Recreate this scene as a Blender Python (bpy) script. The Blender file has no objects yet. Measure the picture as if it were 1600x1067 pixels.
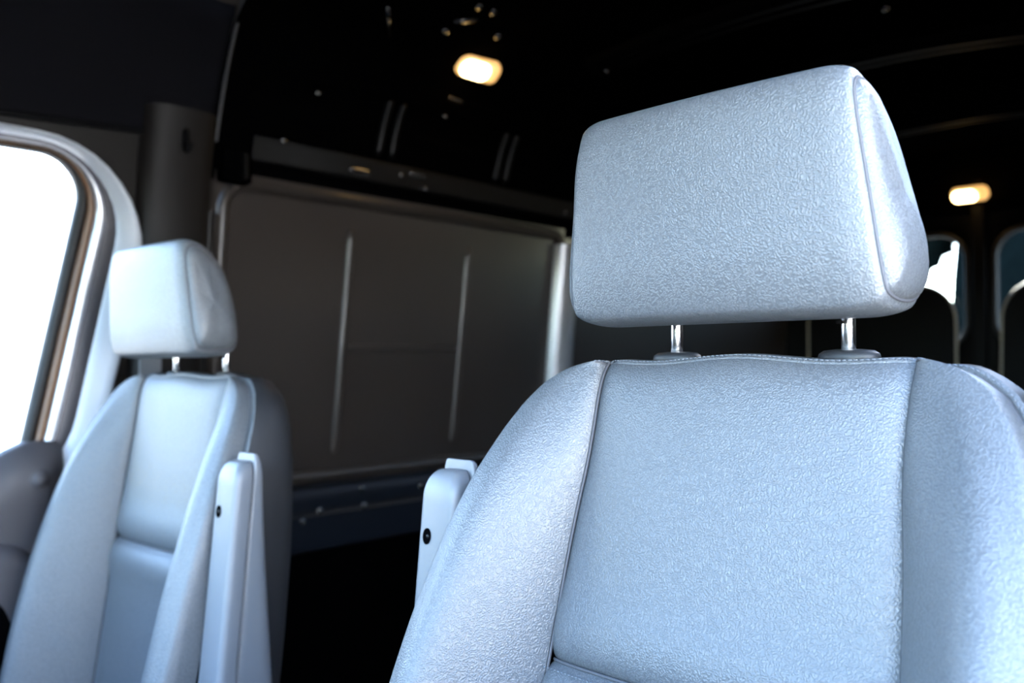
import bpy, bmesh, math, random
from mathutils import Vector, Matrix
random.seed(4)
sc = bpy.context.scene
C = sc.collection

# ------------------------------------------------------------------ camera
CAM = Vector((0.86, 0.0, 1.30))
FPX = 1400.0
cd = bpy.data.cameras.new('camera'); cam = bpy.data.objects.new('camera', cd); C.objects.link(cam)
cd.sensor_fit = 'HORIZONTAL'; cd.sensor_width = 36.0; cd.lens = 36.0 * FPX / 1600.0
cd.clip_start = 0.01; cd.clip_end = 300
yaw, pitch, roll = math.radians(42.3), math.radians(1.5), math.radians(-0.2)
fw = Vector((-math.sin(yaw) * math.cos(pitch), math.cos(yaw) * math.cos(pitch), math.sin(pitch)))
r0 = Vector((math.cos(yaw), math.sin(yaw), 0)); u0 = r0.cross(fw)
rr = r0 * math.cos(roll) + u0 * math.sin(roll); uu = -r0 * math.sin(roll) + u0 * math.cos(roll)
m = Matrix((rr, uu, -fw)).transposed().to_4x4(); m.translation = CAM
cam.matrix_world = m
cd.dof.use_dof = True; cd.dof.focus_distance = 0.74; cd.dof.aperture_fstop = 4.6
sc.camera = cam

# ------------------------------------------------------------------ sky
world = bpy.data.worlds.new('sky'); sc.world = world; world.use_nodes = True
nt = world.node_tree; nt.nodes.clear()
out = nt.nodes.new('ShaderNodeOutputWorld'); bg = nt.nodes.new('ShaderNodeBackground')
sky = nt.nodes.new('ShaderNodeTexSky'); sky.sky_type = 'NISHITA'
sky.sun_disc = False; sky.sun_elevation = math.radians(38); sky.sun_rotation = math.radians(325)
sky.dust_density = 0.4; sky.air_density = 1.0; sky.ozone_density = 1.5
nt.links.new(sky.outputs[0], bg.inputs[0]); nt.links.new(bg.outputs[0], out.inputs[0])
bg.inputs[1].default_value = 0.85
sun_d = bpy.data.lights.new('sun', 'SUN'); sun_d.energy = 24.0; sun_d.angle = math.radians(1.0); sun_d.color = (1, .95, .88)
sun = bpy.data.objects.new('sun', sun_d); C.objects.link(sun)
sun.rotation_euler = (math.radians(50), 0, math.radians(215))     # behind the van's roof: lights the yard, not the cab

sc.view_settings.view_transform = 'Standard'; sc.view_settings.look = 'None'
sc.view_settings.gamma = 1.0; sc.view_settings.exposure = 2.5
sc.view_settings.use_curve_mapping = False
sc.cycles.max_bounces = 8; sc.cycles.diffuse_bounces = 3; sc.cycles.transparent_max_bounces = 8
sc.cycles.caustics_reflective = False; sc.cycles.caustics_refractive = False
sc.cycles.sample_clamp_indirect = 6.0

# ------------------------------------------------------------------ materials
def mat(name, col, rough=.5, metal=0., spec=.5, coat=0., noise=0., nscale=40., bump=0., bscale=300., emit=None, estr=0.):
    mt = bpy.data.materials.new(name); mt.use_nodes = True
    n = mt.node_tree.nodes; l = mt.node_tree.links; p = n['Principled BSDF']
    p.inputs['Base Color'].default_value = (*col, 1); p.inputs['Roughness'].default_value = rough
    p.inputs['Metallic'].default_value = metal; p.inputs['Specular IOR Level'].default_value = spec
    p.inputs['Coat Weight'].default_value = coat; p.inputs['Coat Roughness'].default_value = .08
    tc = n.new('ShaderNodeTexCoord')
    if noise:
        nz = n.new('ShaderNodeTexNoise'); nz.inputs['Scale'].default_value = nscale; nz.inputs['Detail'].default_value = 4
        l.new(tc.outputs['Object'], nz.inputs['Vector'])
        mx = n.new('ShaderNodeMix'); mx.data_type = 'RGBA'
        mx.inputs[6].default_value = (*[c * (1 - noise) for c in col], 1); mx.inputs[7].default_value = (*[c * (1 + noise) for c in col], 1)
        l.new(nz.outputs['Fac'], mx.inputs[0]); l.new(mx.outputs[2], p.inputs['Base Color'])
    if bump:
        nb = n.new('ShaderNodeTexNoise'); nb.inputs['Scale'].default_value = bscale; nb.inputs['Detail'].default_value = 3
        l.new(tc.outputs['Object'], nb.inputs['Vector'])
        b = n.new('ShaderNodeBump'); b.inputs['Strength'].default_value = bump; b.inputs['Distance'].default_value = .001
        l.new(nb.outputs['Fac'], b.inputs['Height']); l.new(b.outputs[0], p.inputs['Normal'])
    if emit:
        p.inputs['Emission Color'].default_value = (*emit, 1); p.inputs['Emission Strength'].default_value = estr
    return mt

def leather(name, col, rough):
    mt = bpy.data.materials.new(name); mt.use_nodes = True
    n = mt.node_tree.nodes; l = mt.node_tree.links; p = n['Principled BSDF']
    p.inputs['Base Color'].default_value = (*col, 1); p.inputs['Roughness'].default_value = rough
    p.inputs['Specular IOR Level'].default_value = .6
    tc = n.new('ShaderNodeTexCoord')
    nz = n.new('ShaderNodeTexNoise'); nz.inputs['Scale'].default_value = 130; nz.inputs['Detail'].default_value = 2
    l.new(tc.outputs['Object'], nz.inputs['Vector'])
    ad = n.new('ShaderNodeMix'); ad.data_type = 'VECTOR'; ad.inputs[0].default_value = .006
    l.new(tc.outputs['Object'], ad.inputs[4]); l.new(nz.outputs['Color'], ad.inputs[5])
    vo = n.new('ShaderNodeTexVoronoi'); vo.feature = 'SMOOTH_F1'; vo.inputs['Scale'].default_value = 600; vo.inputs['Smoothness'].default_value = .35
    l.new(ad.outputs[1], vo.inputs['Vector'])
    mr = n.new('ShaderNodeMapRange'); mr.interpolation_type = 'SMOOTHSTEP'
    mr.inputs[1].default_value = .75; mr.inputs[2].default_value = .1
    l.new(vo.outputs['Distance'], mr.inputs[0])
    n2 = n.new('ShaderNodeTexNoise'); n2.inputs['Scale'].default_value = 900; l.new(tc.outputs['Object'], n2.inputs['Vector'])
    ma = n.new('ShaderNodeMath'); ma.operation = 'MULTIPLY_ADD'; ma.inputs[1].default_value = .12
    l.new(n2.outputs['Fac'], ma.inputs[0]); l.new(mr.outputs[0], ma.inputs[2])
    cm = n.new('ShaderNodeMix'); cm.data_type = 'RGBA'
    cm.inputs[6].default_value = (*[c * .74 for c in col], 1); cm.inputs[7].default_value = (*[c * 1.1 for c in col], 1)
    l.new(mr.outputs[0], cm.inputs[0]); l.new(cm.outputs[2], p.inputs['Base Color'])
    b = n.new('ShaderNodeBump'); b.inputs['Strength'].default_value = .36; b.inputs['Distance'].default_value = .0009
    l.new(ma.outputs[0], b.inputs['Height']); l.new(b.outputs[0], p.inputs['Normal'])
    return mt

def glass_mat(nm='window_glass', tint=(.93, .96, .95)):
    mt = bpy.data.materials.new(nm); mt.use_nodes = True
    n = mt.node_tree.nodes; l = mt.node_tree.links; n.clear()
    o = n.new('ShaderNodeOutputMaterial'); mx = n.new('ShaderNodeMixShader'); t = n.new('ShaderNodeBsdfTransparent')
    g = n.new('ShaderNodeBsdfGlossy'); g.inputs['Roughness'].default_value = .02; t.inputs[0].default_value = (*tint, 1)
    lw = n.new('ShaderNodeFresnel'); lw.inputs[0].default_value = 1.35
    l.new(lw.outputs[0], mx.inputs[0]); l.new(t.outputs[0], mx.inputs[1]); l.new(g.outputs[0], mx.inputs[2]); l.new(mx.outputs[0], o.inputs[0])
    return mt

M = dict(
    leather=leather('grey_leather', (.085, .093, .102), .40),
    thread=mat('seam_thread', (.05, .052, .06), .7),
    thread_light=mat('light_thread', (.10, .113, .13), .6),
    shell=mat('seat_side_vinyl', (.014, .015, .0175), .5, bump=.2, bscale=700),
    chrome=mat('chrome', (.95, .95, .96), .22, metal=1),
    satin=mat('armrest_plastic', (.12, .13, .145), .36, bump=.25, bscale=1400),
    black=mat('black_plastic', (.0025, .0025, .003), .65, spec=.1, bump=.2, bscale=900),
    hole=mat('black_hole', (.0012, .0012, .0014), .8, spec=0.),  # near-black for painted recess and lower-door shade, and for black fittings
    paint=mat('dark_metallic_paint', (.036, .030, .026), .36, coat=.25, noise=.15, nscale=6),
    skytrim=mat('sky_tinted_trim', (.006, .009, .015), .45, spec=.3), gloss=mat('gloss_dark_glint', (.02, .02, .02), .12, spec=.9, coat=1.),  # trim carries the sky's blue cast; gloss serves the added lamp glints
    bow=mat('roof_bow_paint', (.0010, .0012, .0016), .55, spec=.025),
    matte_paint=mat('matte_dark_paint', (.010, .0095, .009), .65, spec=.15),
    rail=mat('dark_rail_paint', (.004, .004, .004), .34, spec=.22),
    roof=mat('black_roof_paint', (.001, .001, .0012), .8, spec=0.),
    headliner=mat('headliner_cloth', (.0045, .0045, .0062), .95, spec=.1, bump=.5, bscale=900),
    pillar=mat('pillar_trim_plastic', (.0065, .0052, .0044), .6, spec=.3, bump=.2, bscale=900),
    frame=mat('door_frame_trim', (.42, .46, .5), .42),
    seal=mat('rubber_seal', (.006, .006, .007), .6),
    bright=mat('bright_door_flange', (.5, .52, .55), .3, metal=.6),
    copper=mat('tan_seal_lip', (.16, .09, .05), .4),
    door=mat('door_card_plastic', (.05, .048, .054), .55, bump=.2, bscale=800),
    floor=mat('black_floor_mat', (.0012, .0012, .0012), .9, spec=0., noise=.3, nscale=30),
    belt=mat('belt_webbing', (.16, .16, .16), .8, bump=.4, bscale=600),
    ground=mat('pale_concrete', (.22, .215, .205), .9, noise=.15, nscale=.6),
    wallout=mat('white_building', (.8, .79, .77), .8, noise=.05, nscale=2),
    dark=mat('dark_car_paint', (.12, .13, .14), .3),
    lamp=mat('lamp_lens', (1, .85, .6), .3, emit=(1, .52, .15), estr=.22), bulb=mat('lamp_bulb_glow', (1, .9, .7), .3, emit=(1, .62, .22), estr=5.5),
    glass=glass_mat(), tint=glass_mat('tinted_glass', (.30, .33, .33)),
    hedge=mat('dark_hedge', (.003, .0055, .006), .9, spec=0., noise=.6, nscale=9), beige=mat('beige_edge', (.25, .22, .17), .5),
)

# ------------------------------------------------------------------ helpers
def mesh(name, verts, faces, mt, parent=None, smooth=True, sub=0, bevel=0., weld=False):
    me = bpy.data.meshes.new(name); me.from_pydata([tuple(v) for v in verts], [], faces)
    bm = bmesh.new(); bm.from_mesh(me)
    if weld: bmesh.ops.remove_doubles(bm, verts=bm.verts, dist=1e-5)
    bmesh.ops.recalc_face_normals(bm, faces=bm.faces); bm.to_mesh(me); bm.free()
    if smooth: me.polygons.foreach_set('use_smooth', [True] * len(me.polygons))
    me.materials.append(M[mt]); o = bpy.data.objects.new(name, me); C.objects.link(o)
    if parent: o.parent = parent
    if bevel:
        b = o.modifiers.new('bevel', 'BEVEL'); b.width = bevel; b.segments = 3; b.limit_method = 'ANGLE'; b.angle_limit = math.radians(35)
    if sub:
        s = o.modifiers.new('sub', 'SUBSURF'); s.levels = sub; s.render_levels = sub
    return o
def tag(o, label, cat, group=None):
    o['label'] = label; o['category'] = cat
    if group: o['group'] = group
    return o
def struct(o, label=None):
    o['kind'] = 'structure'
    if label: o['label'] = label
    return o
def empty(name, loc=(0, 0, 0), rz=0.):
    o = bpy.data.objects.new(name, None); C.objects.link(o); o.location = loc; o.rotation_euler = (0, 0, rz); o.empty_display_size = .05
    return o
def grid(rows, close_u=False, close_v=False):
    nv, nu = len(rows), len(rows[0]); V = [p for r in rows for p in r]; F = []
    for j in range(nv if close_v else nv - 1):
        for i in range(nu if close_u else nu - 1):
            a = j * nu + i; b = j * nu + (i + 1) % nu; k = ((j + 1) % nv) * nu
            F.append((a, b, k + (i + 1) % nu, k + i))
    return V, F
def interp(tab, x):
    if x <= tab[0][0]: return tab[0][1]
    for (a, fa), (b, fb) in zip(tab, tab[1:]):
        if x <= b:
            t = (x - a) / (b - a); return fa + (fb - fa) * t
    return tab[-1][1]
def smooth_tab(tab, n=400, w=.025):
    a, b = tab[0][0], tab[-1][0]; res = []
    for i in range(n + 1):
        x = a + (b - a) * i / n; ww = min(w, x - a, b - x); s = 0
        for k in range(-6, 7): s += interp(tab, x + ww * k / 6)
        res.append((x, s / 13))
    return res
def catmull(P, n, closed=False):
    res = []; N = len(P); segs = N if closed else N - 1
    for s in range(segs):
        g = lambda i: Vector(P[i % N]) if closed else Vector(P[max(0, min(N - 1, i))])
        a, b, c, d = g(s - 1), g(s), g(s + 1), g(s + 2)
        for i in range(n):
            t = i / n
            res.append(.5 * ((2 * b) + (c - a) * t + (2 * a - 5 * b + 4 * c - d) * t * t + (3 * b - a - 3 * c + d) * t ** 3))
    if not closed: res.append(Vector(P[-1]))
    return res
def tube(path, r, sides=8, closed=False, caps=True):
    path = [Vector(p) for p in path]; n = len(path); rows = []; up = None
    for i, p in enumerate(path):
        a = path[(i - 1) % n] if closed else path[max(0, i - 1)]; b = path[(i + 1) % n] if closed else path[min(n - 1, i + 1)]
        t = (b - a).normalized()
        if up is None: up = t.orthogonal().normalized()
        up = (up - t * up.dot(t)).normalized(); sd = t.cross(up)
        rad = r[i] if isinstance(r, (list, tuple)) else r
        rows.append([p + rad * (up * math.cos(2 * math.pi * k / sides) + sd * math.sin(2 * math.pi * k / sides)) for k in range(sides)])
    V, F = grid(rows, close_u=True, close_v=closed)
    if caps and not closed:
        F.append(tuple(range(sides))); F.append(tuple(range((n - 1) * sides, n * sides)))
    return V, F
def join(parts):
    V, F = [], []
    for v, f in parts:
        o = len(V); V += list(v); F += [tuple(i + o for i in q) for q in f]
    return V, F
def box(x0, x1, y0, y1, z0, z1):
    V = [(x, y, z) for x in (x0, x1) for y in (y0, y1) for z in (z0, z1)]
    return V, [(0, 1, 3, 2), (4, 6, 7, 5), (0, 4, 5, 1), (2, 3, 7, 6), (0, 2, 6, 4), (1, 5, 7, 3)]
def dome(c, axis, r, h, n=14, rings=4):
    axis = Vector(axis).normalized(); a = axis.orthogonal().normalized(); b = axis.cross(a); c = Vector(c); rows = []
    for j in range(rings + 1):
        th = j / rings * math.pi / 2
        rows.append([c + axis * h * math.sin(th) + (a * math.cos(2 * math.pi * k / n) + b * math.sin(2 * math.pi * k / n)) * max(r * math.cos(th), 1e-4) for k in range(n)])
    V, F = grid(rows, close_u=True); F.append(tuple(range(n))); F.append(tuple(range(rings * n, rings * n + n)))
    return V, F
def rounded_poly(corners, radii, off=0., n=8, mul=None):
    """convex polygon (counter-clockwise) offset outward by off with rounded corners"""
    N = len(corners); P = [Vector(c) for c in corners]; L = []
    for i in range(N):
        d = (P[(i + 1) % N] - P[i]).normalized(); nrm = Vector((d.y, -d.x)); L.append((P[i] + nrm * off * (mul[i] if mul else 1), d))
    res = []
    for i in range(N):
        (p, d), (q, e) = L[i - 1], L[i]
        cr = d.x * e.y - d.y * e.x; w = q - p; t = (w.x * e.y - w.y * e.x) / cr; X = p + d * t
        rad = max(radii[i] + off, .003); ang = math.acos(max(-1, min(1, d.dot(e)))); tl = rad * math.tan(ang / 2)
        a = X - d * tl; nin = Vector((-d.y, d.x)); ce = a + nin * rad; v0 = a - ce
        for k in range(n + 1):
            th = ang * k / n; c, s = math.cos(th), math.sin(th)
            res.append(ce + Vector((v0.x * c - v0.y * s, v0.x * s + v0.y * c)))
    return res

# ------------------------------------------------------------------ van body
WTAB = [(-.2, -.93), (.5, -.93), (1.0, -.90), (1.72, -.83), (1.85, -.80), (2.0, -.72), (2.09, -.55)]
WT = smooth_tab(WTAB, 300, .05)
def wx(z): return interp(WT, z)
def W(y, z, d=0.): return Vector((wx(z) + d, y, z))
RW = .80           # right body side (its front door stands open)
YR = 3.72          # rear doors
CX = -.11          # joint of the rear doors

fl = mesh('floor', *box(-.93, .78, -1.0, YR, -.04, 0), 'floor', smooth=False); struct(fl)
gr = mesh('ground', [(-60, -60, -.62), (60, -60, -.62), (60, 60, -.62), (-60, 60, -.62)], [(0, 1, 2, 3)], 'ground', smooth=False); struct(gr)

# ceiling over the load area and over the cab
def roof_pts(n=24):
    P = [(-.55, 2.09), (-.3, 2.118), (0, 2.13), (.25, 2.118), (.46, 2.09), (.6, 2.02), (.68, 1.9)]
    return catmull([Vector((a, b, 0)) for a, b in P], 5)
rp = roof_pts()
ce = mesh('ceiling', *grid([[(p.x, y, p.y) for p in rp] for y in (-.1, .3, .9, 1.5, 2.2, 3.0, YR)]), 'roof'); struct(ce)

# left body side, load area: z bands
def band(name, y0, y1, zs, d, mt, parent=None, ny=6):
    return mesh(name, *grid([[W(y0 + (y1 - y0) * j / ny, z, d) for z in zs] for j in range(ny + 1)]), mt, parent)
zr = lambda a, b, n: [a + (b - a) * i / n for i in range(n + 1)]
wl = band('wall_left', .72, YR, zr(-.04, 2.09, 60), -.03, 'paint', ny=10); struct(wl)
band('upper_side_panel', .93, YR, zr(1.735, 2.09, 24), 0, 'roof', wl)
band('door_gap_shade', .95, YR, zr(1.69, 1.745, 4), -.022, 'hole', wl)  # black strip painting in the dark of the gap above the door
# long rail above the sliding door: rounded section
def rail(name, y0, y1, zc, h, dp, mt, parent, d0=0., n=10, ny=8):
    rows = []
    for j in range(ny + 1):
        y = y0 + (y1 - y0) * j / ny; row = [W(y, zc - h / 2, -.03)]
        for i in range(n + 1):
            a = math.pi * i / n; row.append(W(y, zc - h / 2 * math.cos(a) * .98, d0 + dp * math.sin(a) ** .5))
        row.append(W(y, zc + h / 2, -.03)); rows.append(row)
    V, F = grid(rows); k = len(rows[0])
    F.append(tuple(range(k))); F.append(tuple(range(ny * k, ny * k + k)))
    return mesh(name, V, F, mt, parent)
rail('door_track_rail', 1.03, YR, 1.765, .052, .006, 'matte_paint', wl)
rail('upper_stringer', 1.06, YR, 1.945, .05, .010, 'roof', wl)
# black bars on the upper side paint in the dark of recesses between ribs
def wall_bar(name, p0, p1, w, h, mt, parent, n=8, m=10):
    """half-round pressed rib on the left side from (y,z) p0 to p1 with rounded ends"""
    a, b = Vector(p0), Vector(p1); L = (b - a).length; t = (b - a) / L; s = Vector((-t.y, t.x)); rows = []
    for j in range(m * 2 + 1):
        x = L * j / (2 * m)
        x = L * .5 * (1 - math.cos(math.pi * j / (2 * m)))
        e = min(x, L - x); k = 1. if e > w / 2 else math.sqrt(max(0, 1 - (1 - e / (w / 2)) ** 2)); k = max(k, .02)
        row = []
        for i in range(n + 1):
            th = math.pi * i / n; q = a + t * x + s * (w / 2 * k * math.cos(th))
            row.append(W(q.x, q.y, d_door + h * k * math.sin(th) - .001))
        rows.append(row)
    return mesh(name, *grid(rows), mt, parent)
d_door = 0.
for y in (1.36, 1.40, 1.765, 1.805, 2.45, 2.49, 2.95, 2.99):
    wall_bar('pressed_rib', (y, 1.80), (y - .003, 1.925), .02, .014, 'rail', wl)
for (y0, y1, z) in ((1.0, 1.30, 1.86), (1.46, 1.70, 1.855), (1.87, 2.35, 1.855)):
    d_door = -.002; wall_bar('recess_shade', (y0, z), (y1, z), .03, .007, 'hole', wl); d_door = 0.  # raised bars coloured black as recess shade
for y, z in ((1.398, 1.912), (1.532, 1.922), (1.438, 1.768), (1.523, 1.747), (1.10, 1.79), (1.16, 1.90), (2.08, 1.755)):
    mesh('glint_stud', *dome(W(y, z, .003), (1, 0, 0), .008, .006), 'gloss', wl)  # studs added so the dome lamp shows as small bright dots
for y, z, l in ((1.313, 1.757, .035), (1.49, 1.775, .03), (1.545, 1.957, .03)):
    wall_bar('glint_plug', (y - l, z), (y + l, z), .02, .012, 'gloss', wl)  # raised bars added for longer lamp glints

# sliding door: dark pressed steel panel with ribs
door1 = empty('door_1', (0, 0, 0)); struct(door1, 'dark steel sliding side door with pressed ribs')
corn = [(.965, 1.03), (2.10, 1.03), (2.10, 1.70), (.965, 1.70)]
rad = [.05, .05, .05, .07]
def contour(off): return rounded_poly(corn, rad, off, 8)
def loft(name, prof, mt, parent, cfun, cap=False):
    rows = [[W(p.x, p.y, d) for p in cfun(o)] for o, d in prof]; V, F = grid(rows, close_u=True); k = len(rows[0])
    if cap:
        c = sum((v for v in rows[-1]), Vector()) / k
    return mesh(name, V, F, mt, parent)
# inner panel surface: grid, slightly crowned
rows = []
for j in range(41):
    y = .955 + 1.155 * j / 40; row = []
    for i in range(25):
        z = 1.02 + .69 * i / 24; cr = .006 * (1 - ((y - 1.53) / .58) ** 2) * (1 - ((z - 1.365) / .35) ** 2)
        row.append(W(y, z, -.012 + cr))
    rows.append(row)
mesh('inner_panel', *grid(rows), 'paint', door1)
loft('panel_frame', [(-.028, -.012), (-.022, .002), (-.012, .006), (0, .004), (.004, -.02)], 'paint', door1, contour)
d_door = -.009
wall_bar('pressed_rib', (1.312, 1.625), (1.300, 1.09), .022, .011, 'paint', door1)
wall_bar('pressed_rib', (1.706, 1.615), (1.690, 1.09), .022, .010, 'paint', door1)
wall_bar('pressed_rib', (1.322, 1.343), (1.685, 1.343), .018, .010, 'paint', door1)
d_door = 0.
rail('sill_ledge', .90, 2.16, .985, .075, .03, 'skytrim', door1)  # bluish sky light is put into the ledge colour
band('lower_trim', .90, 2.16, zr(.872, .955, 4), .018, 'skytrim', door1)
band('lower_panel', .90, 2.16, zr(.02, .872, 10), .03, 'hole', door1)  # lower door coloured near-black for the shade it lies in
for y, z, d in ((1.36, 1.004, .03), (1.37, .962, .03), (1.20, .945, .022), (1.24, .965, .03), (1.55, .99, .03)):
    mesh('glint_plug', *dome(W(y, z, d), (1, 0, .1), .009, .004), 'gloss', door1)  # domes added for lamp glints along the ledge
# rear pillar of the door opening
rows = []
for j in range(13):
    z = 1.0 + .66 * j / 12
    rows.append([W(2.115 + .05 * math.cos(a), z, -.01 + .045 * math.sin(a)) for a in [math.pi * i / 14 for i in range(15)]])
mesh('rear_door_pillar', *grid(rows), 'bright', wl)
# flange highlight at the front edge of the door
rows = [[W(.945 + .012 * math.cos(a), 1.0 + .62 * j / 12, -.015 + .02 * math.sin(a)) for a in [math.pi * i / 8 for i in range(9)]] for j in range(13)]
mesh('front_door_flange', *grid(rows), 'rail', wl)

# roof bows
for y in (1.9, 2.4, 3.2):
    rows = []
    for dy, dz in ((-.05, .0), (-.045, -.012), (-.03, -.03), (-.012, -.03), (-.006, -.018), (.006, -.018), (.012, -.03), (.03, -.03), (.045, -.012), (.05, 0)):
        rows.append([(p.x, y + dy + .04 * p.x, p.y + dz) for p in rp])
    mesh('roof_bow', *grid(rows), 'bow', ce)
for x, y, z in ((-.574, 1.53, 2.08), (-.51, 1.40, 2.095), (-.508, 1.445, 2.095), (-.607, 1.39, 2.062), (-.50, 1.86, 2.06), (.17, 1.96, 2.07)):
    mesh('glint_stud', *dome((x, y, z - .004), (.35, -.1, -1), .010, .006), 'gloss', ce)  # studs added to catch lamp glints on the roof
for (a, b) in (((-.575, 1.385, 2.07), (-.545, 1.435, 2.082)), ((-.66, 1.27, 2.03), (-.60, 1.215, 2.062))):
    mesh('glint_bar', *tube([a, b], .006), 'gloss', ce)  # short glossy tubes added as stretched lamp glints

# right body side behind the open front door, rear end
wr = mesh('wall_right', *grid([[(RW - .02 * max(0, z - 1), y, z) for z in zr(-.04, 1.92, 12)] for y in (.74, 1.6, 2.6, YR)]), 'paint'); struct(wr)
# front door opening header and A pillar on the driver's side
hd = mesh('trim_1', *tube([(.75, .80, 1.85), (.75, .3, 1.86), (.75, -.10, 1.78), (.76, -.5, 1.44), (.78, -.9, 1.08)], .06, 12), 'headliner'); struct(hd)
dd5 = empty('door_5', (RW, 0, 0)); struct(dd5)
mesh('door_card', *grid([[(x, y, z) for x, z in ((.06, .0), (.0, .02), (-.01, .5), (.0, 1.04), (.03, 1.09), (.06, 1.10))] for y in (-.9, -.4, .2, .70)]), 'black', dd5)
hole = rounded_poly([(-.42, 1.10), (.60, 1.10), (.68, 1.69), (.05, 1.69)], [.05, .06, .075, .08], 0, 10); outer = []
for p in hole:
    d = Vector((p.x - .22, p.y - 1.42)); t = 1e9
    if d.x > 0: t = min(t, (.76 - .22) / d.x)
    if d.x < 0: t = min(t, (-1. - .22) / d.x)
    if d.y > 0: t = min(t, (1.88 - 1.42) / d.y)
    if d.y < 0: t = min(t, (1.06 - 1.42) / d.y)
    outer.append(Vector((.22 + d.x * t, 1.42 + d.y * t)))
mesh('window_frame', *grid([[(.012 - .05 * max(0, p.y - 1.1), p.x, p.y) for p in q] for q in (hole, outer)], close_u=True), 'pillar', dd5)
hp = mesh('trim_2', *tube([(-.80, -.1, 1.83), (-.82, -.5, 1.45), (-.84, -.85, 1.08)], .06, 12), 'headliner'); struct(hp)
vh = mesh('trim_5', *grid([[(x, -.19, 1.73), (x, -.14, 1.72), (x, -.08, 1.74), (x, -.04, 1.90), (x, -.05, 2.12)] for x in (-.84, -.3, .3, .78)]), 'headliner'); struct(vh)  # unseen windscreen header, set low to shade the headrests
wf = mesh('wall_front', *box(-.9, .74, -1.05, -1.0, -.04, 1.02), 'black', smooth=False); struct(wf)
db = mesh('dashboard', *box(-.86, .74, -.97, -.48, .62, 1.06), 'black', bevel=.08)
tag(db, 'black plastic dashboard below the windscreen, in front of both seats', 'dashboard')
ws = mesh('window_1', *grid([[(x, -.98 + .84 * t, 1.02 + .75 * t) for t in (0, .33, .66, 1)] for x in (-.84, -.4, 0, .4, .76)]), 'glass'); struct(ws)

# rear doors with glazed openings
def rear_door(name, x0, x1, split_right):
    root = empty(name, (0, YR, 0)); struct(root)
    cx = (x0 + x1) / 2
    cor = [(x0 + .03, 1.36), (x1 - .03, 1.36), (x1 - .03, 1.80), (x0 + .03, 1.80)]
    inner = rounded_poly(cor, [.10] * 4, 0, 8); outp = []
    zc = 1.58
    for p in inner:
        d = Vector((p.x - cx, p.y - zc)); s = 1e9
        if d.x > 0: s = min(s, (x1 - cx) / d.x)
        if d.x < 0: s = min(s, (x0 - cx) / d.x)
        if d.y > 0: s = min(s, (2.0 - zc) / d.y)
        if d.y < 0: s = min(s, (1.2 - zc) / d.y)
        outp.append(Vector((cx + d.x * s, zc + d.y * s)))
    rows = [[(p.x, -.0, p.y) for p in outp], [(p.x, 0, p.y) for p in inner], [(p.x, .05, p.y) for p in inner]]
    mesh('door_skin', *grid(rows, close_u=True), 'black', root)
    mesh('lower_skin', *box(x0, x1, -.01, .05, -.02, 1.22), 'black', root, smooth=False, bevel=.01)
    ring = rounded_poly(cor, [.10] * 4, .004, 8)
    mesh('window_seal', *tube([(p.x, -.004, p.y) for p in ring], .011, 8, closed=True), 'seal', root)
    k = len(inner); mesh('pane', [(p.x, .03, p.y) for p in inner], [tuple(range(k))], 'tint', root, smooth=False)
    ip = rounded_poly([(x0 + .02, .2), (x1 - (.06 if split_right else .02), .2), (x1 - (.06 if split_right else .02), 1.605), (x0 + (.02 if split_right else .06), 1.605)], [.03, .03, .14, .14], 0, 10); k = len(ip)
    mesh('inner_trim', [(p.x, y, p.y) for y in (-.035, -.012) for p in ip], [tuple(range(k)), tuple(range(k, 2 * k))] + [(i, (i + 1) % k, k + (i + 1) % k, k + i) for i in range(k)], 'black', root, smooth=False)
    mesh('trim_edge', *tube([(p.x, -.032, p.y) for p in ip], .006, 6, closed=True), 'beige', root)
    return root, cor
rd1, cor1 = rear_door('door_3', -.80, CX - .022, True)
rd2, cor2 = rear_door('door_4', CX + .022, .60, False)
mesh('centre_post', *box(CX - .024, CX + .024, -.03, .05, .0, 2.0), 'black', rd1, smooth=False, bevel=.008)
rh = mesh('wall_rear', *box(-.84, .70, YR - .02, YR + .06, 1.88, 2.14), 'hole', smooth=False); struct(rh)
rw2 = mesh('wall_rear.001', *join([box(-1.0, -.79, YR - .005, YR + .06, -.04, 2.12), box(.59, .84, YR - .005, YR + .06, -.04, 2.12)]), 'black', smooth=False); struct(rw2)

# ------------------------------------------------------------------ passenger front door and its window
door2 = empty('door_2', (0, 0, 0)); struct(door2, 'passenger front door with grey frame and white-bright window')
wcorn = [(-.45, 1.09), (.597, 1.09), (.70, 1.685), (.05, 1.685)]
wrad = [.05, .09, .075, .08]
def wc(off): return rounded_poly(wcorn, wrad, off, 10, (.3, 1, .24, 1))
def lofts(name, prof, mt, parent=door2): return loft(name, prof, mt, parent, wc)

lofts('window_seal', [(-.004, -.02), (-.004, -.006), (.002, .002), (.010, .002), (.015, -.004)], 'seal')
lofts('seal_lip', [(.014, -.006), (.017, .004), (.024, .006), (.029, .0)], 'copper')
lofts('window_flange', [(.028, -.002), (.031, .006), (.038, .011), (.046, .010)], 'bright')
lofts('inner_frame', [(.046, .004), (.054, .008), (.066, .010), (.074, .008)], 'door')
lofts('frame_trim', [(.073, .004), (.077, .012), (.088, .018), (.102, .026), (.116, .032), (.122, .030), (.124, .0)], 'frame')
g = wc(0.); ww = mesh('window_2', [W(p.x, p.y, -.014) for p in g], [tuple(range(len(g)))], 'glass', smooth=False); struct(ww)
inner = wc(.10); outp = []
yc, zc = .25, 1.42
for p in inner:
    d = Vector((p.x - yc, p.y - zc)); t = 1e9
    if d.x > 0: t = min(t, (.80 - yc) / d.x)
    if d.x < 0: t = min(t, (-1. - yc) / d.x)
    if d.y > 0: t = min(t, (1.83 - zc) / d.y)
    if d.y < 0: t = min(t, (.95 - zc) / d.y)
    outp.append(Vector((yc + d.x * t, zc + d.y * t)))
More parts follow.
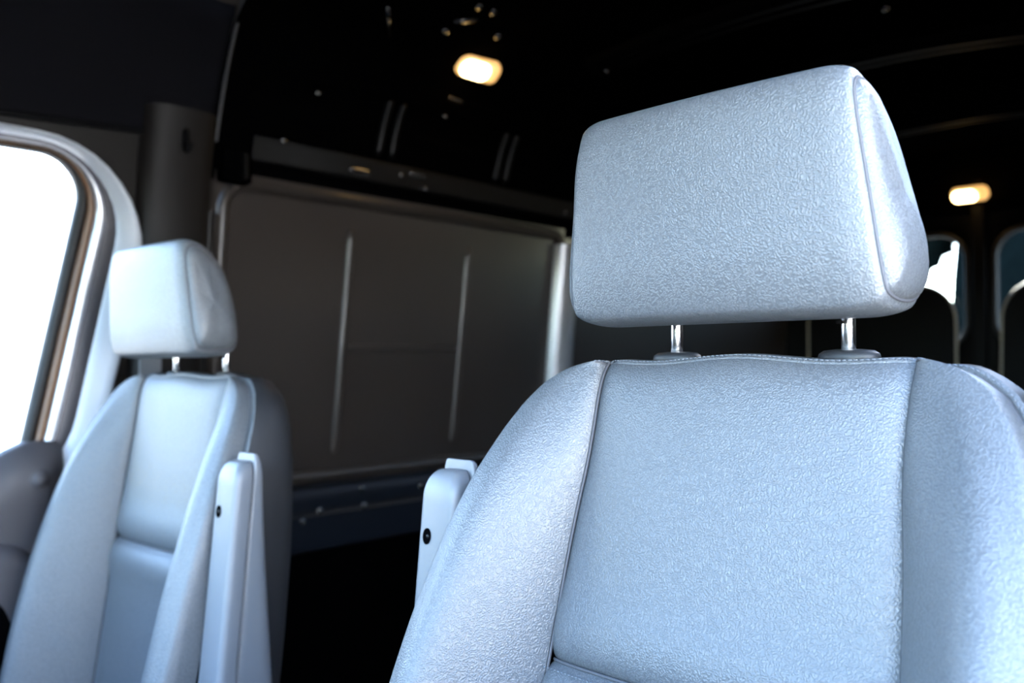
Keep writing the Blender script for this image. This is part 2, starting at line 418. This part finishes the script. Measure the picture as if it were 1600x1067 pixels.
mesh('door_skin', *grid([[W(p.x, p.y, .006) for p in inner], [W(p.x, p.y, .006) for p in outp]], close_u=True), 'pillar', door2)
mesh('door_lower_skin', *grid([[W(y, z, .0) for z in zr(-.04, .97, 8)] for y in (-1., 0, .8)]), 'pillar', door2)
# door card with a rounded rear edge, its top rising towards the pillar
def card_top(y):
    q = max(0, min(1, (y - .48) / .13)); return 1.095 + .067 * q * q * (3 - 2 * q)
rows = []
for j in range(21):
    fr = j / 20; t = max(0, (fr - .92) / .08)
    dd = .055 - .03 * t * t
    prof = [(-.95, dd), (0., dd), (.45, dd), (.50, dd), (.54, dd), (.57, dd), (.60, dd), (.63, dd - .002), (.655, dd - .010), (.668, dd - .025), (.672, .0)]
    rows.append([W(y + .02 * (fr - 1.0), .30 + (card_top(y) - .30) * fr, d) for y, d in prof])
rows.append([W(p[0], card_top(p[0]) + .004, .0) for p in prof])
mesh('door_card', *grid(rows), 'door', door2)
mesh('lock_knob', *join([dome(W(.617, 1.10, .05), (1, 0, .05), .019, .006), dome(W(.617, 1.10, .055), (1, 0, .05), .012, .006)]), 'door', door2)
bul = catmull([Vector(p) for p in ((-.6, .97, 0), (.3, .985, 0), (.52, .99, 0), (.585, .975, 0), (.62, .93, 0), (.63, .85, 0), (.60, .6, 0))], 6)
rows = [[W(p.x, p.y, d) - Vector((0, o, o)) for p in bul] for d, o in ((.05, -.006), (.085, 0), (.095, .012), (.095, .06))]
mesh('door_pocket', *grid(rows), 'door', door2)
pk = rounded_poly([(-.3, .55), (.575, .55), (.575, .915), (-.3, .915)], [.05] * 4, 0, 6)
mesh('pull_recess', [W(p.x, p.y, .0975) for p in pk], [tuple(range(len(pk)))], 'hole', door2, smooth=False)

# B pillar trim, cab headliner with edge strip
rows = []
for j in range(19):
    z = .0 + 1.80 * j / 18
    rows.append([W(y, z, d) for y, d in ((.782, .0), (.786, .022), (.797, .038), (.815, .047), (.86, .05), (.90, .046), (.922, .036), (.932, .0))])
bp = mesh('trim_3', *grid(rows), 'pillar'); struct(bp, 'dark brown plastic pillar trim behind the passenger seat')
hl = [(-.812, 1.755), (-.806, 1.775), (-.775, 1.880), (-.730, 1.985), (-.69, 2.045), (-.60, 2.085), (-.3, 2.105), (.2, 2.105), (.5, 2.06), (.66, 1.92)]
hlp = catmull([Vector((a, b, 0)) for a, b in hl], 4)
rows = [[(p.x, y, p.y + (y - .93) * .055 * max(0, 1 - (p.y - 1.765) / .2)) for p in hlp] for y in (-.12, .1, .3, .5, .7, .85, .915, .93)]
rows.append([(p.x - .012 if p.x < 0 else p.x + .012, .934, p.y + .012) for p in hlp])
hn = mesh('trim_4', *grid(rows), 'headliner'); struct(hn, 'dark grey cloth headliner above the passenger window')
mesh('edge_strip', *tube([(p.x + .004, .937, p.y - .002) for p in hlp[2:]], .0045, 8), 'shell', hn)
mesh('lower_edge_strip', *tube([(-.808, y, 1.757 + (y - .93) * .055) for y in (-.12, .2, .5, .80, .93)], .006, 8), 'black', hn)
ck = mesh('coat_hook', *tube(catmull([Vector(p) for p in ((-.79, .855, 1.765), (-.772, .855, 1.755), (-.768, .853, 1.73), (-.76, .851, 1.718), (-.752, .851, 1.73))], 5), .0075, 8), 'black')
tag(ck, 'small black coat hook on the pillar under the headliner', 'hook')
br = empty('latch_bracket', W(.985, 1.715, .0)); tag(br, 'square black latch bracket at the top front corner of the sliding door', 'bracket')
mesh('bracket_body', *box(-.005, .03, -.033, .033, -.035, .035), 'hole', br, bevel=.006, smooth=False)
mesh('catch_bar', *box(.028, .04, .008, .018, -.026, .026), 'rail', br, bevel=.003, smooth=False)
mesh('catch_bar', *box(.028, .036, -.02, -.012, -.026, .026), 'hole', br, bevel=.003, smooth=False)
sb = empty('seat_belt', W(.802, 1.42, .045)); tag(sb, 'grey seat belt strap on the pillar behind the passenger headrest', 'seat belt')
mesh('belt_guide', *box(-.004, .014, -.03, .03, -.02, .04), 'black', sb, bevel=.008, smooth=False)
mesh('strap', *join([box(.010 - .004, .012, -.021, .021, -.9, .0)]), 'belt', sb, smooth=False, bevel=.001)

# ------------------------------------------------------------------ seats
CR, SR = 1., 0.; ZT = 1.303      # recline is set per seat
def S(u, v, w): return Vector((u, v * SR - w * CR, ZT + v * CR + w * SR))
HC = smooth_tab([(-.62, .16), (-.27, .152), (-.15, .147), (-.08, .140), (0, .142)], 300, .03)
HO = smooth_tab([(-.62, .262), (-.35, .262), (-.25, .258), (-.18, .251), (-.12, .241), (-.07, .227), (-.045, .216), (-.024, .202), (-.010, .183), (-.004, .168), (0, .149)], 600, .004)
WB = smooth_tab([(-.62, .112), (-.42, .104), (-.30, .090), (-.18, .066), (-.10, .042), (-.04, .014), (0, .004)], 300, .04)
def top_wave(u): return .0022 * math.cos(math.pi * u / .08) if abs(u) < .16 else .0022
def topdrop(v): return -.010 * math.exp(v / .014)
def bol(v, t):
    hc, ho, wb = interp(HC, v), interp(HO, v), interp(WB, v); D = ho - hc; e = math.exp(v / .03)
    P = [(hc, 0), (hc + .25 * D, .50 * wb), (hc + .58 * D, wb), (hc + .86 * D, .95 * wb), (ho - .003, .84 * wb - .002), (ho, .66 * wb - .012)]
    n = len(P) - 1; x = t * n; i = min(int(x), n - 1); f = x - i
    g = lambda k: Vector(P[max(0, min(n, k))])
    a, b, c, d = g(i - 1), g(i), g(i + 1), g(i + 2)
    q = .5 * ((2 * b) + (c - a) * f + (2 * a - 5 * b + 4 * c - d) * f * f + (3 * b - a - 3 * c + d) * f ** 3)
    return q
def groove(d, g=.006, s=.007): return -g * math.exp(-d / s)
VS = -.268
VL = [-.62 + (.62 + VS) * i / 14 for i in range(15)]
def vrow(a, b, n):  # denser at both ends
    return [a + (b - a) * (.5 - .5 * math.cos(math.pi * i / n)) for i in range(n + 1)]
def panel_pt(s, v, v0, v1, gb):
    hc = interp(HC, v); u = s * hc; de = (1 - abs(s)) * hc
    w = .010 * (1 - s * s) - .004 + groove(de, .007, .010) + topdrop(v) * (1 if v1 == 0 else 0)
    if gb == 'upper': w += groove(v - v0, .010, .007) + .004 * math.exp(-((v - v0 - .03) / .03) ** 2)
    else: w += groove(v1 - v, .010, .007) + .008 * math.exp(-((v1 - v - .03) / .03) ** 2)
    return S(u, v + (top_wave(u) * math.exp(v / .03) if v1 == 0 else 0), w)
def make_seat(name, loc, rz, inboard, txt, rec, arm_y):
    global CR, SR
    CR, SR = math.cos(math.radians(rec)), math.sin(math.radians(rec))
    root = empty(name, loc, rz); tag(root, txt, 'car seat', 'front seats of the van')
    # --- backrest shell = contour swept backwards
    ss = [-1 + 2 * i / 48 for i in range(49)]
    ss = [math.sin(x * math.pi / 2) for x in ss]
    vb = vrow(-.62, 0, 90)
    tt = [i / 40 for i in range(41)]
    cont = []
    def bpt(sg, v, t):
        q = bol(v, t); de = t * .12
        w = q.y + (topdrop(v)) * (1 - t * .3) + groove(de, .006, .008) + groove((1 - t) * .10, .004, .006)
        if sg < 0: pass
        return (sg * q.x, v + top_wave(q.x) * math.exp(v / .03), w)
    for v in vb: cont.append(bpt(-1, v, 1))
    for t in reversed(tt[:-1]): cont.append(bpt(-1, 0, t))
    for s in ss[1:-1]:
        hc = interp(HC, 0); u = s * hc
        w = .010 * (1 - s * s) - .004 + groove((1 - abs(s)) * hc, .007, .010) + topdrop(0)
        cont.append((u, top_wave(u), w))
    for t in tt: cont.append(bpt(1, 0, t))
    for v in reversed(vb[:-1]): cont.append(bpt(1, v, 1))
    n = len(cont); nor = []
    def side_n(v):
        g = (interp(HO, min(0, v + .004)) - interp(HO, v - .004)) / (min(0, v + .004) - v + .004)
        return Vector((1, -g)).normalized()
    n0 = side_n(-.004)
    for v in vb: q = side_n(v); nor.append(Vector((-q.x, q.y)))
    for t in reversed(tt[:-1]): q = (n0 * t + Vector((0, 1)) * (1 - t)).normalized(); nor.append(Vector((-q.x, q.y)))
    for s in ss[1:-1]: nor.append(Vector((0, 1)))
    for t in tt: q = (n0 * t + Vector((0, 1)) * (1 - t)).normalized(); nor.append(q)
    for v in reversed(vb[:-1]): nor.append(side_n(v))
    for _ in range(8):
        nor = [(nor[max(0, i - 1)] + nor[i] + nor[min(n - 1, i + 1)]).normalized() for i in range(n)]
    rows = []
    for off, w, ab in ((-.002, -.006, 0), (.002, -.002, 0), (.006, -.006, 0), (.009, -.016, 0), (.010, -.026, .45), (.007, -.036, .9), (-.002, -.048, 1), (-.03, -.064, 1), (-.08, -.074, 1)):
        row = []
        for (u, v, w0), nn in zip(cont, nor):
            if off > 0:
                cs = math.exp(-((abs(u) - .152) / .012) ** 2) * math.exp(v / .02); off_ = off * (1 - .8 * cs)
            else: off_ = off
            thick = 1 + .2 * min(1, -v / .4)
            wv = (1 - ab) * (w0 + w) + ab * (w * thick - .022)
            row.append(S(u + nn.x * off_, v + nn.y * off_, wv))
        rows.append(row)
    last = rows[-1]
    rows.append([S(u * .1, -.3 + (v + .3) * .3, -.085) for (u, v, w0) in cont])
    band_rows = rows[:5]; back = mesh('backrest', *grid(rows[2:]), 'shell', root)
    mesh('edge_band', *grid(rows[:3]), 'leather', back)
    # --- front cover
    up = vrow(VS, 0, 60)
    mesh('upper_panel', *grid([[panel_pt(s, v, VS, 0, 'upper') for s in ss] for v in up]), 'leather', back)
    lo = vrow(-.62, VS, 40)
    mesh('lower_panel', *grid([[panel_pt(s, v, -.62, VS, 'lower') for s in ss] for v in lo]), 'leather', back)
    for sg in (-1, 1):
        mesh('side_bolster', *grid([[S(*bpt(sg, v, t)) for t in tt] for v in vb]), 'leather', back)
        # dark seam cord in the groove between panel and bolster
        pth = [S(sg * interp(HC, v), v + top_wave(.16) * math.exp(v / .03), -.0085 + topdrop(v)) for v in vb]
        mesh('seam', *tube(pth, .0016, 6), 'thread', back)
    mesh('seam', *tube([S(s * interp(HC, VS), VS, -.009 + .010 * (1 - s * s) + groove((1 - abs(s)) * .15, .007, .010)) for s in ss], .0015, 6), 'thread', back)
    # stitches
    def stitches(nm, path, L, gap, r, mt, par, lift):
        P = [Vector(p) for p in path]; parts = []; acc = 0; start = None; dist = 0; nxt = 0
        for a, b in zip(P, P[1:]):
            seg = (b - a).length
            if seg < 1e-7: continue
            t = (b - a) / seg
            while nxt < dist + seg:
                c = a + t * (nxt - dist) + lift; parts.append(tube([c - t * L / 2, c - t * L * .3, c + t * L * .3, c + t * L / 2], [r * .4, r, r, r * .4], 5)); nxt += L + gap
            dist += seg
        o = mesh(nm, *join(parts), mt, par); o['kind'] = 'stuff'; return o
    def sk(u, v): return .0035 * (1 - 1.05 * math.exp(-((abs(u) - .152) / .012) ** 2) * math.exp(v / .02))
    edge = [S(u, v - .0005, w - .001) for (u, v, w) in cont]
    i0 = next(i for i, c in enumerate(cont) if c[1] > -.22); i1 = n - 1 - i0
    mesh('top_seam', *tube(edge[i0:i1], .0011, 6), 'thread', back)
    stitches('stitching', [S(u + nn.x * sk(u, v), v + nn.y * sk(u, v), w + .0006 - .3 * (.0035 - sk(u, v))) for (u, v, w), nn in zip(cont[i0:i1], nor[i0:i1])], .0030, .0013, .0006, 'thread_light', back, Vector((0, -.0002, 0)))
    stitches('stitching', [S(s * .148, VS - .006, .0035 + .010 * (1 - s * s) - .004 - .006 + .006) for s in ss], .0030, .0014, .0006, 'thread_light', back, Vector((0, -.001, 0)))
    # --- headrest sleeves and posts
    for sg in (-1, 1):
        rows = []
        for k, (rx, z) in enumerate(((.024, 0), (.025, .003), (.024, .006), (.020, .0085), (.010, .0095), (.006, .0095))):
            rows.append([Vector((sg * .08 + rx * math.cos(a), .040 + rx * .55 * math.sin(a), ZT + z - .001)) for a in [2 * math.pi * i / 28 for i in range(28)]])
        mesh('post_sleeve', *grid(rows, close_u=True), 'shell', back)
    # --- headrest
    HZ = 1.336; HY = -.054
    prof = catmull([Vector((0, y, z)) for y, z in ((.004, .010), (.012, .001), (.035, -.003), (.060, -.001), (.074, .006), (.081, .022), (.082, .050), (.077, .090), (.067, .124), (.051, .150), (.030, .168), (.012, .173), (.001, .168), (-.004, .150), (-.005, .115), (-.004, .080), (-.002, .040))], 6, closed=True)
    cy, cz = .038, .078
    def hw(z): return .138 - .017 * max(0, min(1, (z + .0) / .165)) ** 1.1
    def hp(p, x, shrink):
        d = Vector((p.y - cy, p.z - cz)); L = d.length; k = 1 - shrink / max(.055, .5 * L + .03)
        y, z = cy + d.x * k, cz + d.y * k
        return y, z
    rows = []
    xs = [math.sin(math.pi / 2 * (-1 + 2 * i / 64)) for i in range(65)]
    for x in xs:
        a = abs(x); e = max(0, (a - .80) / .20); sh = .008 * (1 - math.sqrt(max(0, 1 - (e * .985) ** 2))) + .004 * max(0, (a - .965) / .035) ** 2
        row = []
        for p in prof:
            y, z = hp(p, x, sh); f = max(0, 1 - (y + .005) / .05)
            row.append(Vector((x * hw(p.z), HY + y - .007 * (1 - x * x) * f, HZ + z + .0015 * math.cos(3 * x) * 0)))
        rows.append(row)
    shear = Matrix(((1, 0, 0, 0), (0, 1, -.015, .015 * HZ), (0, 0, 1, 0), (0, 0, 0, 1)))
    hr = mesh('headrest', *grid(rows, close_u=True), 'leather', root); hr.location = (.006, 0, 0); hr.data.transform(shear)
    for sg in (-1, 1):
        rows = []
        for q, bulge in ((0, -.004), (.001, .0), (.003, .0035), (.008, .007), (.016, .0095), (.026, .011)):
            row = []
            for p in prof:
                y, z = hp(p, sg, .009 + q); row.append(Vector((sg * (hw(p.z) + bulge), HY + y, HZ + z)))
            rows.append(row)
        cen = sum(rows[-1], Vector()) / len(prof)
        rows.append([cen + (q - cen) * .5 + Vector((sg * .0014, 0, 0)) for q in rows[-1]])
        rows.append([cen + (q - cen) * .02 + Vector((sg * .0018, 0, 0)) for q in rows[-2]])
        mesh('side_panel', *grid(rows, close_u=True), 'leather', hr).data.transform(shear)
        loop = []
        for p in prof:
            y, z = hp(p, sg, .0095); loop.append(Vector((sg * (hw(p.z) - .0005), HY + y, HZ + z)))
        mesh('seam', *tube(loop, .0014, 6, closed=True), 'thread', hr).data.transform(shear)
        lp = [Vector((sg * (hw(p.z) + .0026), HY + hp(p, sg, .0135)[0], HZ + hp(p, sg, .0135)[1])) for p in prof]
        stitches('stitching', lp + [lp[0]], 0.0016, .0028, .0004, 'leather', hr, Vector((sg * .0008, 0, 0))).data.transform(shear)
        post = [(sg * .08 - .006, .040, ZT - .02), (sg * .08 - .006, .040, ZT + .03), (sg * .08 - .006, .039, ZT + .07)]
        mesh('post', *tube(post, .0056, 20), 'chrome', hr)
        if sg > 0:
            mesh('post_notch', *box(sg * .08 - .0122, sg * .08 - .007, .0315, .041, ZT + .0285, ZT + .031), 'black', hr, smooth=False)
    # --- folded-up armrest on the inboard side
    sg = inboard; ar = empty_part = None
    prof2 = rounded_poly([(-.026, 0), (.026, 0), (.026, .025), (-.026, .025)], [.009, .009, .004, .004], 0, 5)
    rows = []
    NZ = 32; tz = [i / 20 * .92 for i in range(21)] + [.92 + .08 * math.sin(math.pi / 2 * i / 12) for i in range(1, 13)]
    for j in range(NZ + 1):
        t = tz[j]; z = .70 + .495 * t; e = max(0, (z - 1.168) / .027); k = 1 - .0 * e
        sh = .014 * (1 - math.sqrt(max(0, 1 - min(1, e) ** 2)))
        grow = 1 + .10 * (1 - t)
        rows.append([Vector((sg * .294 + p.x * (1 - sh / .026) * grow, arm_y + (p.y * grow + (sh if p.y < .02 else 0)) - (1.19 - z) * .10, z)) for p in prof2])
    V, F = grid(rows, close_u=True); k = len(prof2); F.append(tuple(range(NZ * k, NZ * k + k))); F.append(tuple(range(k)))
    arm = mesh('armrest', V, F, 'satin', root)
    prof3 = rounded_poly([(-.027, 0), (.027, 0), (.027, 1.), (-.027, 1.)], [.004] * 4, 0, 4)
    prof3 = rounded_poly([(-.024, 0), (.024, 0), (.024, .02), (-.024, .02)], [.004, .004, .008, .008], 0, 4)
    rows = []
    for j in range(NZ + 1):
        t = tz[j]; z = .70 + .504 * t; e = max(0, (z - 1.175) / .029); sh = .008 * (1 - math.sqrt(max(0, 1 - min(1, e) ** 2)))
        dep = .011 + .055 * max(0, (1.213 - z) / .36) ** 1.15
        dep = min(dep, .14)
        rows.append([Vector((sg * .294 + p.x * (1 - sh / .03), arm_y + .0265 + p.y / .02 * (dep - sh) - (1.19 - z) * .10 + .004 * (1 - t), z)) for p in prof3])
    V, F = grid(rows, close_u=True); k = len(prof3); F.append(tuple(range(NZ * k, NZ * k + k))); F.append(tuple(range(k)))
    mesh('armrest_hinge_cover', V, F, 'satin', arm)
    z = 1.130; yf = arm_y - (1.19 - z) * .10
    hx = sg * .294 - .010
    ring = [Vector((hx + .0058 * math.cos(a), yf + .0080 * math.sin(a) * .10, z + .0080 * math.sin(a))) for a in [2 * math.pi * i / 20 for i in range(20)]]
    hc_ = Vector((hx, yf, z))
    rows = [[p + Vector((0, .002, 0)) for p in ring], [p + Vector((0, -.0010, 0)) for p in ring], [hc_ + (p - hc_) * .8 + Vector((0, -.0012, 0)) for p in ring], [hc_ + (p - hc_) * .72 + Vector((0, -.0006, 0)) for p in ring]]
    V, F = grid(rows, close_u=True); F.append(tuple(range(60, 80)))
    mesh('screw_hole', V, F, 'hole', arm)
    mesh('screw', *dome((hx + .0015, yf - .0004, z), (0, -1, 0), .0022, .001, 10, 3), 'rail', arm)
    # --- cushion and pedestal (below the frame)
    cu = rounded_poly([(-.26, -.56), (.26, -.56), (.26, -.10), (-.26, -.10)], [.09, .09, .05, .05], 0, 6)
    rows = [[Vector((p.x * k, -.33 + (p.y + .33) * k, z - (p.y + .1) * .09)) for p in cu] for k, z in ((.9, .56), (1, .58), (1.02, .64), (1, .69), (.93, .71), (.5, .70), (.02, .695))]
    mesh('seat_cushion', *grid(rows, close_u=True), 'leather', root)
    mesh('pedestal', *box(-.22, .22, -.50, -.02, -loc[2], .62), 'black', root, smooth=False, bevel=.02)
    return root
make_seat('car_seat', (.5, .663, 0), math.radians(-2), -1, 'large grey leather seat in the foreground, in sharp focus, with chrome headrest posts', 14, -.062)
make_seat('car_seat', (-.5, .70, -.02), 0, 1, 'smaller blurred grey leather seat beside the bright window at left', 8, -.082)

# ------------------------------------------------------------------ dome lamps
def lamp(name, loc, nrm, along, L, Wd, txt, power):
    root = empty(name, loc); tag(root, txt, 'lamp', 'interior dome lamps')
    n = Vector(nrm).normalized(); a = Vector(along); a = (a - n * a.dot(n)).normalized(); b = n.cross(a)
    cor = [(-L / 2, -Wd / 2), (L / 2, -Wd / 2), (L / 2, Wd / 2), (-L / 2, Wd / 2)]
    f = lambda off, h: [a * p.x + b * p.y + n * h for p in rounded_poly(cor, [Wd * .38] * 4, off, 6)]
    V, F = grid([f(.010, -.002), f(.010, .006), f(.006, .010), f(.001, .010), f(.0, .004)], close_u=True)
    mesh('bezel', V, F, 'black', root)
    rows = [f(.0, .004), f(-.001, .018), f(-.005, .025), f(-Wd * .3, .029)]
    V, F = grid(rows, close_u=True); k = len(rows[0]); F.append(tuple(range(3 * k, 4 * k)))
    mesh('lens', V, F, 'lamp', root)
    cb = [(-L * .46, -Wd * .40), (L * .22, -Wd * .40), (L * .22, Wd * .40), (-L * .46, Wd * .40)]
    fb = lambda off, h: [a * p.x + b * p.y + n * h for p in rounded_poly(cb, [Wd * .36] * 4, off, 6)]
    rows = [fb(0, .022), fb(-.001, .029), fb(-.004, .033), fb(-Wd * .25, .035)]
    V, F = grid(rows, close_u=True); k = len(rows[0]); F.append(tuple(range(3 * k, 4 * k)))
    mesh('bulb', V, F, 'bulb', root)
    return root
lamp('dome_lamp', (-.668, 1.552, 2.034), (.62, -.1, -.78), (.1, 1, 0), .125, .06, 'glowing warm dome lamp on the dark roof edge above the sliding door', 4)
lamp('dome_lamp', (-.125, YR - .06, 1.945), (0, -.8, -.6), (1, 0, 0), .13, .06, 'glowing warm dome lamp at the far rear, right of the large headrest', 4)

# ------------------------------------------------------------------ outside
bd = empty('building', (-16, 6, -.62)); tag(bd, 'white building beyond the passenger window', 'building')
mesh('facade', *box(-3, 0, -14, 14, 0, 5.5), 'wallout', bd, smooth=False)
for y in (-8, -3, 2, 7):
    mesh('window', *box(-.02, .03, y, y + 1.4, 1.2, 2.8), 'dark', bd, smooth=False)


hg = empty('hedge', (0, 9.5, -.62)); tag(hg, 'dark hedge behind the right rear door window', 'hedge')
rows = []
for j in range(9):
    rows.append([Vector((-1.72 + 5 * i / 30 + random.uniform(-.04, .04), -.2 + random.uniform(-.15, .15) - .3 * math.sin(math.pi * j / 8), (3.6 + .25 * math.sin(i)) * j / 8)) for i in range(31)])
rows += [[p + Vector((0, 1.2, 0)) for p in r] for r in reversed(rows)]
mesh('foliage', *grid(rows), 'hedge', hg)
tr = empty('tree', (-2.6, 9.6, -.62)); tag(tr, 'dark teal tree behind the left rear door window', 'tree')
mesh('trunk', *tube([(-.3, 0, 0), (-.28, .02, 1.5), (-.2, 0, 2.9)], [.10, .08, .06], 8), 'hedge', tr)
bm = bmesh.new(); bmesh.ops.create_icosphere(bm, subdivisions=4, radius=.62)
for v in bm.verts: v.co *= 1 + .12 * random.uniform(-1, 1); v.co += Vector((.1, 0, 3.4))
me = bpy.data.meshes.new('crown'); bm.to_mesh(me); bm.free(); me.materials.append(M['hedge']); o = bpy.data.objects.new('crown', me); C.objects.link(o); o.parent = tr
bounce = empty('building', (9, 0, -.62)); tag(bounce, 'white building added out of view on the driver side to bounce sunlight', 'building')
mesh('facade', *box(0, 3, -14, 9, 0, 5.0), 'wallout', bounce, smooth=False)  # unseen white wall added to throw sunlight onto the near seat
for y in (-11, -7, -3, 1, 5):
    mesh('window', *box(-.03, .02, y, y + 1.2, 1.3, 2.7), 'dark', bounce, smooth=False)
